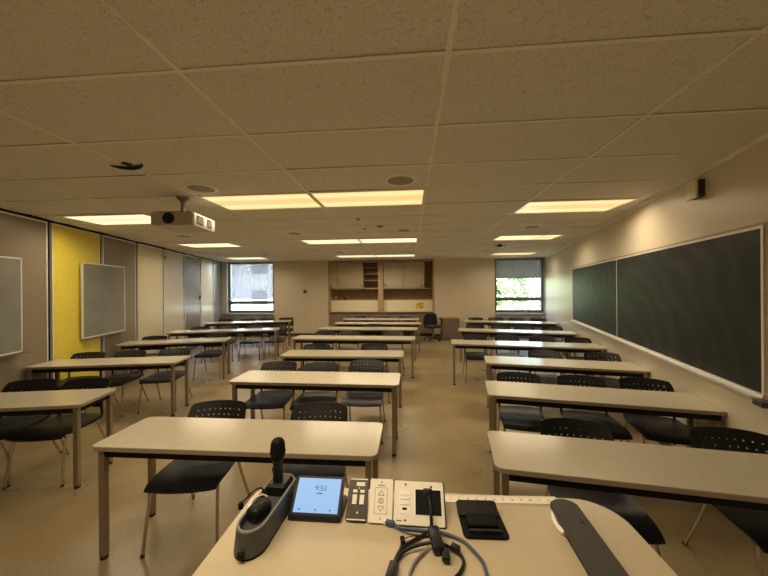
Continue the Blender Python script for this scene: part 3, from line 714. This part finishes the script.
WHICH = {1: [''], 2: ['left of the two', 'right of the two'], 3: ['left of the three', 'middle of the three', 'right of the three'], 4: ['leftmost of the four', 'second from left of the four', 'third from left of the four', 'rightmost of the four']}
c0 = make_chair(); first = True
NUMW = {1: 'the only chair', 2: 'two', 3: 'three', 4: 'four'}
for n, x, y, da in CH:
    a = POSE[n][2] + R(da) + R(random.uniform(-1.5, 1.5))
    o = c0 if first else copy_tree(c0); first = False
    off = .345
    o.location = (x + math.sin(a) * off, y - math.cos(a) * off, 0); o.rotation_euler = (0, 0, a)
    k = idx.get(n, 0); idx[n] = k + 1
    w = WHICH[cnt[n]][k] or 'the only chair'
    where = rank(n)
    o['label'] = 'black perforated-back chair, %s behind the %s %s-column table' % (w, where, CN[n[0]])
    o['group'] = 'black chairs behind the %s column tables' % CN[n[0]]

# ------------------------------------------------------------------ lectern
DZ = CAMZ - .62
t = thing('lectern', 'cream-topped lectern desk in the foreground carrying the control devices', 'lectern', (.046, .64, 0))
pts = []
W, H = 1.045, .64
for sx, sy, a0, r in ((1, 1, 0, .10), (-1, 1, 90, .06), (-1, -1, 180, .04), (1, -1, 270, .04)):
    for k in range(9):
        a = R(a0 + 90 * k / 8); pts.append((sx * (W / 2 - r) + r * math.cos(a), sy * (H / 2 - r) + r * math.sin(a)))
MB().prism(pts, DZ - .028, DZ, bev=.002).build('top', 'lectern_top', t)
MB().box((0, -.02, (DZ - .028 + .08) / 2), (W - .2, H - .16, DZ - .028 - .08)).build('body', 'brownbox', t)
MB().box((0, -.02, .04), (W - .26, H - .22, .08)).build('plinth', 'base', t)
for x in (-.2, .2):
    d = MB().box((x * 1.05, -.275, .55), (.40, .02, .85)).build('door', 'cab', t)
    MB().box((x * .3, -.29, .75), (.015, .02, .12)).build('handle', 'alu', d)

# tilted device frames: base edge at y, tilt 30 deg
TIL = R(45); SY = .87
def tilted(x, y, rz=0, tilt=TIL): return Matrix.Translation((x, y, DZ)) @ Matrix.Rotation(rz, 4, 'Z') @ Matrix.Rotation(tilt, 4, 'X')
def tthing(name, label, cat, x, y, rz=0, tilt=TIL, z=0.0):
    o = thing(name, label, cat); o.matrix_world = Matrix.Translation((x, y, DZ + z)) @ Matrix.Rotation(rz, 4, 'Z') @ Matrix.Rotation(tilt, 4, 'X'); return o
def wedge(name, label, cat, x, y, rz, w, d, m, wm='black', th=.008, r=.004):
    """a plate w x d lying on a wedge shaped holder"""
    t = thing(name, label, cat, (x, y, DZ), rz)
    c, s = math.cos(TIL), math.sin(TIL); b = d * SY - .01
    mb = MB(); xs = w / 2 - .006
    P = [(0.012, 0), (b * c, 0), (b * c, b * s), (.012, .012 * s / c)]
    vs = [(sx * xs, p[0], p[1]) for sx in (-1, 1) for p in P]
    mb.add(vs, [(0, 1, 2, 3), (7, 6, 5, 4), (0, 4, 5, 1), (1, 5, 6, 2), (2, 6, 7, 3), (3, 7, 4, 0)]); mb.build('holder', wm, t)
    T = Matrix.Rotation(TIL, 4, 'X') @ Matrix.Diagonal((1, SY, 1, 1))
    q = MB(); q.prism(rrect(w, d, r, 0, d / 2), .001, .001 + th, bev=.001, mtx=T); q.build('face_plate', m, t)
    return t, T, .001 + th
def onface(T, z, boxes=(), prisms=()):
    mb = MB()
    for (x, y, w, d, h) in boxes: mb.box(T @ Vector((x, y, z + h / 2)), (w, d, h), mtx=T)
    return mb
# 1 tablet
t, T, zf = wedge('tablet', 'black touch tablet with glowing light blue screen showing the time', 'tablet', -.259, .820, 0, .140, .117, 'black', th=.010, r=.006)
onface(T, zf, [(0.0, .063, .122, .094, .0008)]).build('screen', 'screen', t)
onface(T, -.004, [(0, .004, .142, .016, .012)]).build('stand_lip', 'black', t)
MB().prism(rrect(.146, .095, .008, 0, .040), 0, .014, bev=.002).build('stand_base', 'black', t)
def text(s, size, x, y, T, z, m, parent, name='lettering'):
    cu = bpy.data.curves.new(name, 'FONT'); cu.body = s; cu.size = size; cu.align_x = 'CENTER'; cu.align_y = 'CENTER'; cu.extrude = .0001
    cu.materials.append(M[m]); o = bpy.data.objects.new(name, cu); COL.objects.link(o); o.parent = parent
    bpy.context.view_layer.update()
    me = bpy.data.meshes.new_from_object(o.evaluated_get(bpy.context.evaluated_depsgraph_get())); bpy.data.objects.remove(o)
    o = bpy.data.objects.new(name, me); COL.objects.link(o); o.parent = parent
    if not me.materials: me.materials.append(M[m])
    o.matrix_local = T @ Matrix.Translation((x, y, z)); return o
text('9:53', .020, .006, .082, T, zf + .0012, 'text', t, 'clock_digits')
onface(T, zf + .0008, [(.005, .068, .016, .003, .0004), (-.045, .024, .006, .003, .0004), (0.0, .024, .006, .003, .0004), (.04, .024, .006, .003, .0004)]).build('screen_icons', 'text', t)
# 2 brown switch plate
t, T, zf = wedge('switch_plate', 'dark brown control plate with four pale buttons beside the tablet', 'switch plate', -.1475, .822, 0, .056, .116, 'brownplate', 'brownplate')
onface(T, zf, [(.006, .098, .024, .011, .002)]).build('label_window', 'cream', t)
for x, y, w, d in ((-.008, .078, .012, .008), (.012, .078, .012, .008), (-.008, .056, .012, .026), (.012, .056, .012, .026)):
    onface(T, zf, [(x, y, w, d, .003)]).build('button', 'cream', t)
for q_ in ((.002, .087, .003, .003, .001), (.002, .022, .004, .004, .001)): onface(T, zf, [q_]).build('screw', 'cream', t)
for q_ in ((0, .112, .050, .003, .001), (0, .004, .050, .003, .001)): onface(T, zf, [q_]).build('edge_strip', 'cream', t)
# 3 screen control plate
t, T, zf = wedge('screen_control_plate', 'cream wall plate with up, round and down arrow buttons', 'switch plate', -.083, .820, 0, .064, .117, 'cream', 'cream')
mb = MB()
def tri(mb, x, y, s, up, T, z):
    k = 1 if up else -1; a = []
    for (px_, py_) in ((-s, -s * .8 * k), (s, -s * .8 * k), (0, s * .8 * k)): a.append((px_, py_))
    for i in range(3):
        p, q_ = a[i], a[(i + 1) % 3]; dx, dy = q_[0] - p[0], q_[1] - p[1]; L = math.hypot(dx, dy)
        mb.box(T @ Vector((x + (p[0] + q_[0]) / 2, y + (p[1] + q_[1]) / 2, z)), (L + .001, .0013, .0008), mtx=T @ Matrix.Rotation(math.atan2(dy, dx), 4, 'Z'))
tri(mb, 0, .078, .008, True, T, zf + .0006); tri(mb, 0, .036, .008, False, T, zf + .0006)
rg = [(.007 * math.cos(R(30 * k)), .007 * math.sin(R(30 * k)) + .057, zf + .0006) for k in range(13)]
mb.tube([T @ Vector(p) for p in rg], .0007, 5); rg = [(.0035 * math.cos(R(45 * k)), .0035 * math.sin(R(45 * k)) + .057, zf + .0006) for k in range(9)]
mb.tube([T @ Vector(p) for p in rg], .0006, 5)
mb.build('button_symbols', 'creamdark', t)
onface(T, zf, [(0, .092, .034, .0012, .0004), (0, .023, .034, .0012, .0004), (-.017, .0575, .0012, .069, .0004), (.017, .0575, .0012, .069, .0004)]).build('button_outline', 'creamdark', t)
for q_ in ((0, .108, .004, .004, .001), (0, .011, .004, .004, .001)): onface(T, zf, [q_]).build('screw', 'creamdark', t)
onface(T, zf, [(0, .099, .02, .003, .0005)]).build('caption_line', 'creamdark', t)
# 4 AV connection plate
t, T, zf = wedge('connection_plate', 'wide cream connection plate with black square socket and pale buttons', 'control panel', .019, .818, R(-1), .134, .116, 'cream', 'brownplate')
MB().prism(rrect(.140, .122, .004, .001, .058), -.004, .002, mtx=T).build('backing_plate', 'brownplate', t)
onface(T, zf, [(.025, .060, .074, .072, .001)]).build('socket_frame', 'creamlight', t)
onface(T, zf, [(.025, .060, .068, .066, .002)]).build('black_square', 'blackmatte', t)
onface(T, zf, [(-.038, .058, .028, .060, .001)]).build('button_surround', 'creamlight', t)
for yy in (.080, .069, .055): onface(T, zf, [(-.038, yy, .024, .009, .003)]).build('button', 'creamlight', t)
onface(T, zf, [(-.038, .040, .012, .006, .0016)]).build('port', 'blackmatte', t)
for q_ in ((-.036, .105, .005, .005, .001), (.034, .102, .005, .005, .001), (-.036, .011, .005, .005, .001)): onface(T, zf, [q_]).build('screw', 'ink', t)
onface(T, zf, [(-.052, .010, .014, .0022, .0004)]).build('maker_mark', 'ink', t)
# 5 ruler
t = thing('ruler', 'cream ruler with tick marks lying along the far lectern edge', 'ruler', (.252, .935, DZ), R(2.5))
MB().box((0, 0, .002), (.335, .032, .004)).build('blade', 'cream', t)
g = MB()
for k in range(53):
    L = .010 if k % 4 == 0 else .006; g.box((-.16 + k * .0062, .016 - L / 2 - .001, .0042), (.0009, L, .0005)); 
g.build('tick_marks', 'creamdark', t)
for k in range(1, 13):
    cu = text(str(k), .011, -.165 + k * .0254, -.003, Matrix.Identity(4), .0044, 'ink', t, 'numeral')
# 6 black cradle
t = thing('phone_cradle', 'black plastic cradle lying on the lectern below the ruler', 'cradle', (.183, .838, DZ), R(2))
MB().prism(rrect(.112, .104, .012), 0, .006, bev=.002).build('base_plate', 'blackmatte', t, smooth=True)
mb = MB(); mb.prism(rrect(.108, .04, .008), -.004, .004, bev=.0015, mtx=Matrix.Translation((-.004, .036, .016)) @ Matrix.Rotation(R(28), 4, 'X')); mb.build('back_rest', 'black', t, smooth=True)
mb = MB(); mb.box((0, .0, .010), (.078, .045, .009), bev=.003); mb.build('raised_pad', 'blackmatte', t, smooth=True)
mb = MB(); mb.box((0, -.036, .010), (.08, .008, .006), bev=.002); mb.build('front_ridge', 'black', t, smooth=True)
# 7 grey bar
t = thing('speaker_bar', 'long dark grey bar-shaped device lying along the right of the lectern', 'device', (.410, .770, DZ), R(-2))
pts = [( .036, -.34), (.036, .118)] + [(.036 * math.cos(R(a)), .118 + .026 * math.sin(R(a))) for a in range(15, 180, 15)] + [(-.036, .118), (-.036, -.34)]
MB().prism(pts, .010, .030, bev=.005).build('housing', 'bar', t, smooth=True)
MB().prism([(p[0] * .86, p[1] * .97) for p in pts], 0, .010).build('foot_strip', 'blackmatte', t)
MB().tube(smoothpath([(-.034, .04, .008), (-.040, .06, .008), (-.039, .09, .008), (-.030, .115, .008)]), .006, 8).build('clear_side_lens', 'creamlight', t, smooth=True)
MB().box((.014, .055, .0305), (.008, .010, .002)).build('button', 'black', t)
MB().box((.014, .02, .0305), (.004, .005, .002)).build('status_light', 'bluecable', t)

# 8 charging dock with microphone
def dock_outline(wf, wb, L, seg=10):
    p = []
    for k in range(seg + 1):
        a = R(180 + 180 * k / seg); p.append((wf * math.cos(a), -L / 2 + wf + 1.15 * wf * math.sin(a)))
    p += [(wb, L / 2 - .02), (wb - .02, L / 2), (-wb + .02, L / 2), (-wb, L / 2 - .02)]
    return p
t = thing('charging_dock', 'dark grey boat-shaped microphone charging dock at left of the lectern', 'charging dock', (-.379, .806, DZ), R(-3))
a = dock_outline(.039, .039, .238); b = dock_outline(.035, .038, .222); ci = dock_outline(.030, .032, .206)
n = len(a)
def zt(p): return .058 + .004 * (p[1] + .13) / .26
mb = MB()
vs = [(p[0], p[1], 0.006) for p in a] + [(p[0], p[1], zt(p)) for p in b] + [(p[0], p[1], zt(p)) for p in ci] + [(p[0] * .95, p[1] * .97, zt(p) - .018) for p in ci]
fs_ = [(l * n + i, l * n + (i + 1) % n, (l + 1) * n + (i + 1) % n, (l + 1) * n + i) for l in range(3) for i in range(n)]
fs_ += [tuple(range(n)), tuple(3 * n + i for i in range(n))]
mb.add(vs, fs_); mb.build('housing', 'dock', t, smooth=True, angle=35)
MB().prism([(p[0] * .99, p[1] * .99) for p in a], 0, .006).build('base_rim', 'blackmatte', t)
MB().tube([(p[0], p[1], zt(p)) for p in [((b[i][0] + ci[i][0]) / 2, (b[i][1] + ci[i][1]) / 2) for i in list(range(n)) + [0]]], .0035, 6).build('rim_band', 'grey', t, smooth=True)
MB().prism(rrect(.056, .06, .01, 0, .066), .040, .074, bev=.006).build('microphone_socket', 'black', t, smooth=True)
MB().box((0.0, -.127, .016), (.016, .008, .014), bev=.002).build('charge_port', 'blackmatte', t)
# microphone
t = thing('microphone', 'black handheld wireless microphone standing upright in the charging dock', 'microphone', (-.380, .868, DZ + .022), R(0))
MB().lathe([(0, 0), (.0125, 0), (.0125, .10), (.0135, .105), (.0135, .112), (0, .112)], seg=20, mtx=Matrix.Diagonal((1.12,1.12,1,1))).build('handle', 'black', t, smooth=True)
MB().lathe([(0, .112), (.014, .112), (.0165, .118), (.0185, .128), (.0195, .130), (.0195, .136), (.0185, .138), (.018, .150), (.0165, .160), (.012, .168), (.006, .1715), (0, .172)], seg=24, mtx=Matrix.Diagonal((1.12,1.12,1,1))).build('grille', 'blackmatte', t, smooth=True)
MB().box((-.014, .0, .082), (.005, .008, .012), bev=.002).build('switch', 'black', t)
t = thing('bodypack_transmitter', 'small black bodypack microphone with clip in the front of the dock', 'transmitter', (-.386, .768, DZ + .040), R(-20))
MB().box((0, 0, .018), (.036, .056, .036), bev=.014).build('case', 'black', t, smooth=True)
MB().tube(smoothpath([(-.01, .02, .033), (-.02, .03, .05), (-.035, .02, .048), (-.045, .0, .035), (-.05, -.01, .028)]), .002, 6).build('wire', 'blackmatte', t, smooth=True)
MB().lathe([(0, 0), (.006, 0), (.007, .01), (.004, .016), (0, .016)], (-.052, -.012, .014), 10).build('lapel_microphone', 'blackmatte', t, smooth=True)
MB().tube(smoothpath([(-.016, -.02, .030), (-.018, 0, .040), (-.010, .02, .042), (.0, .028, .034)]), .0022, 6).build('belt_clip', 'alu', t, smooth=True)

# cables
cz = DZ
def cable(name, label, path, r, m, group=None):
    t = thing(name, label, 'cable', (0, 0, 0)); MB().tube(smoothpath([(x, y, cz + z) for x, y, z in path], 7), r, 10).build('cord', m, t, smooth=True); return t
t = cable('network_cable', 'blue-grey network cable curving right across the lectern', [(-.047, .812, .008), (-.027, .803, .006), (.036, .797, .006), (.079, .791, .007), (.119, .775, .006), (.140, .750, .006), (.155, .722, .006), (.159, .700, .006), (.155, .66, .006), (.13, .60, .006), (.10, .5, .006)], .0038, 'bluecable')
MB().box((-.056, .814, cz + .008), (.024, .013, .011), rz=R(-15), bev=.002).build('connector', 'bluecable', t)
MB().box((-.069, .8175, cz + .008), (.008, .010, .009), rz=R(-15)).build('clear_plug', 'creamlight', t)
t = cable('audio_cable', 'thin dark blue cable beside the network cable on the lectern', [(-.045, .806, .004), (-.01, .79, .003), (.03, .786, .004), (.055, .784, .014)], .0018, 'bluecable')
t = cable('display_cable', 'black display cable running from the connection plate to bottom of picture', [(.046, .855, .055), (.049, .835, .050), (.050, .815, .030), (.046, .798, .008), (.008, .768, .006), (-.021, .743, .006), (-.034, .717, .006), (-.040, .695, .006)], .0042, 'black')
MB().box((-.045, .662, cz + .011), (.021, .062, .016), rz=R(-12), bev=.004).build('plug', 'black', t, smooth=True)
mb = MB(); mb.box((.044, .866, cz + .058), (.024, .020, .013), mtx=Matrix.Rotation(TIL + R(8), 4, 'X'), bev=.004); mb.build('plug', 'black', t, smooth=True)
t = cable('adapter_cable', 'black looped cable with a chunky adapter block on the lectern', [(-.036, .70, .007), (-.023, .722, .009), (.0, .737, .012), (.038, .747, .016), (.066, .748, .018), (.096, .742, .008), (.112, .729, .006), (.114, .708, .006), (.102, .685, .006), (.086, .664, .006), (.06, .60, .006)], .0038, 'black')
MB().box((.058, .762, cz + .014), (.028, .068, .020), rz=R(8), bev=.005).build('adapter', 'black', t, smooth=True)
MB().box((.077, .722, cz + .011), (.018, .030, .014), rz=R(-6), bev=.004).build('adapter_tip', 'black', t, smooth=True)
MB().box((.101, .742, cz + .012), (.022, .016, .013), rz=R(-30), bev=.004).build('connector', 'black', t, smooth=True)
t = cable('grey_cable', 'grey-blue cable leading from the adapter towards bottom of picture', [(.040, .745, .006), (.022, .728, .004), (.006, .705, .005), (-.004, .68, .005), (-.008, .655, .005), (-.01, .60, .005)], .0036, 'grey')
t = cable('thin_wire', 'thin black wire arching over the cables with small clip', [(-.036, .70, .006), (-.030, .735, .006), (-.018, .762, .010), (.005, .768, .014), (.03, .757, .020), (.045, .748, .028)], .0011, 'blackmatte')
MB().box((-.022, .758, cz + .010), (.011, .020, .009), rz=R(10), bev=.002).build('clip', 'blackmatte', t)

# ------------------------------------------------------------------ outside
struct(MB().prism([(-60, D + 1.2), (60, D + 1.2), (60, 90), (-60, 90)], -4.2, -4.0).build('ground', 'grass'))
def tree(x, y, h, r, label):
    t = thing('tree', label, 'tree', (x, y, -4.0), 0, 'trees outside the right window')
    tr = MB(); tr.tube([(0, 0, 0), (.1, .05, h * .35), (0, .1, h * .7)], [.22, .16, .07], 9)
    for k in range(5):
        a = k * 1.3; tr.tube([(0.05, .05, h * (.35 + .05 * k)), (math.cos(a) * r * .5, math.sin(a) * r * .5, h * (.5 + .06 * k))], [.07, .03], 6)
    tr.build('trunk', 'bark', t, smooth=True)
    f = MB()
    cl = [(random.gauss(0, r * .42), random.gauss(0, r * .42), h * .56 + random.gauss(0, h * .19)) for _ in range(60)]
    for c in cl:
        for _ in range(80):
            d = Vector((random.gauss(0, 1), random.gauss(0, 1), random.gauss(0, 1))).normalized() * r * .3 * random.uniform(.6, 1)
            p = Vector(c) + d; s = random.uniform(.13, .28)
            u = Vector((random.gauss(0, 1), random.gauss(0, 1), random.gauss(0, 1))).normalized(); w_ = u.orthogonal().normalized()
            f.add([p - u * s, p + w_ * s * .5, p + u * s, p - w_ * s * .5], [(0, 1, 2, 3)])
    f.build('foliage', 'leaf', t, fix=False)
tree(4.6, 22, 9.5, 2.6, 'leafy green tree outside right window, left of the three')
tree(9.6, 33, 11.5, 3.2, 'leafy green tree outside right window, middle of the three')
tree(12.6, 23, 9.5, 2.7, 'leafy green tree outside right window, right of the three')
t = thing('building', 'pale grey building with rows of windows outside the left window', 'building', (-19, 32, -1))
MB().box((0, 0, 5), (22, 8, 10)).build('wall', 'concrete', t)
for r in range(3):
    for c in range(6):
        MB().box((-8.5 + c * 3.4, -4.02, 1.9 + r * 3), (1.5, .1, 1.4)).build('window', 'bldg_glass', t)
MB().box((0, 0, 10.2), (22.6, 8.6, .4)).build('roof_edge', 'concrete', t)

# ------------------------------------------------------------------ world, sun, portals
wd = bpy.data.worlds.new('World'); bpy.context.scene.world = wd; wd.use_nodes = True
nt = wd.node_tree; bg = nt.nodes['Background']
sky = nt.nodes.new('ShaderNodeTexSky'); sky.sky_type = 'NISHITA'; sky.sun_disc = False; sky.sun_elevation = R(50); sky.sun_rotation = R(180); sky.air_density = 1.0; sky.dust_density = 2.0
nt.links.new(sky.outputs[0], bg.inputs['Color']); bg.inputs['Strength'].default_value = 3.2
sl = bpy.data.lights.new('sun', 'SUN'); sl.energy = 17.0; sl.angle = R(1); sl.color = (1, .96, .9)
so = bpy.data.objects.new('sun', sl); COL.objects.link(so); so.rotation_euler = (R(42), 0, R(15))
for x0, x1, z0, z1 in (WL, WR):
    pl_ = bpy.data.lights.new('window_portal', 'AREA'); pl_.shape = 'RECTANGLE'; pl_.size = x1 - x0; pl_.size_y = z1 - z0; pl_.cycles.is_portal = True
    po = bpy.data.objects.new('window_portal', pl_); COL.objects.link(po); po.location = ((x0 + x1) / 2, D + .32, (z0 + z1) / 2); po.rotation_euler = (R(-90), 0, 0)

# ------------------------------------------------------------------ camera
f, yaw, pit, rol = 313.45, .0826, 0.0, -.0074
fw = Vector((-math.sin(yaw), math.cos(yaw), 0)); rt = Vector((math.cos(yaw), math.sin(yaw), 0)); up = Vector((0, 0, 1))
cr, sr = math.cos(rol), math.sin(rol)
r2 = rt * cr + up * sr; u2 = -rt * sr + up * cr
cam = bpy.data.cameras.new('camera'); co = bpy.data.objects.new('camera', cam); COL.objects.link(co)
cam.sensor_width = 36; cam.lens = f * 36 / 768; cam.clip_start = .02; cam.clip_end = 300
co.matrix_world = Matrix(((r2.x, u2.x, -fw.x, 0), (r2.y, u2.y, -fw.y, 0), (r2.z, u2.z, -fw.z, CAMZ), (0, 0, 0, 1)))
sc = bpy.context.scene; sc.camera = co
sc.view_settings.view_transform = 'Standard'; sc.view_settings.look = 'None'; sc.view_settings.gamma = 1.0; sc.view_settings.use_curve_mapping = False
sc.view_settings.exposure = 0.0
sc.cycles.use_denoising = True; sc.cycles.max_bounces = 10; sc.cycles.diffuse_bounces = 5; sc.cycles.transparent_max_bounces = 12; sc.cycles.sample_clamp_indirect = 6.0
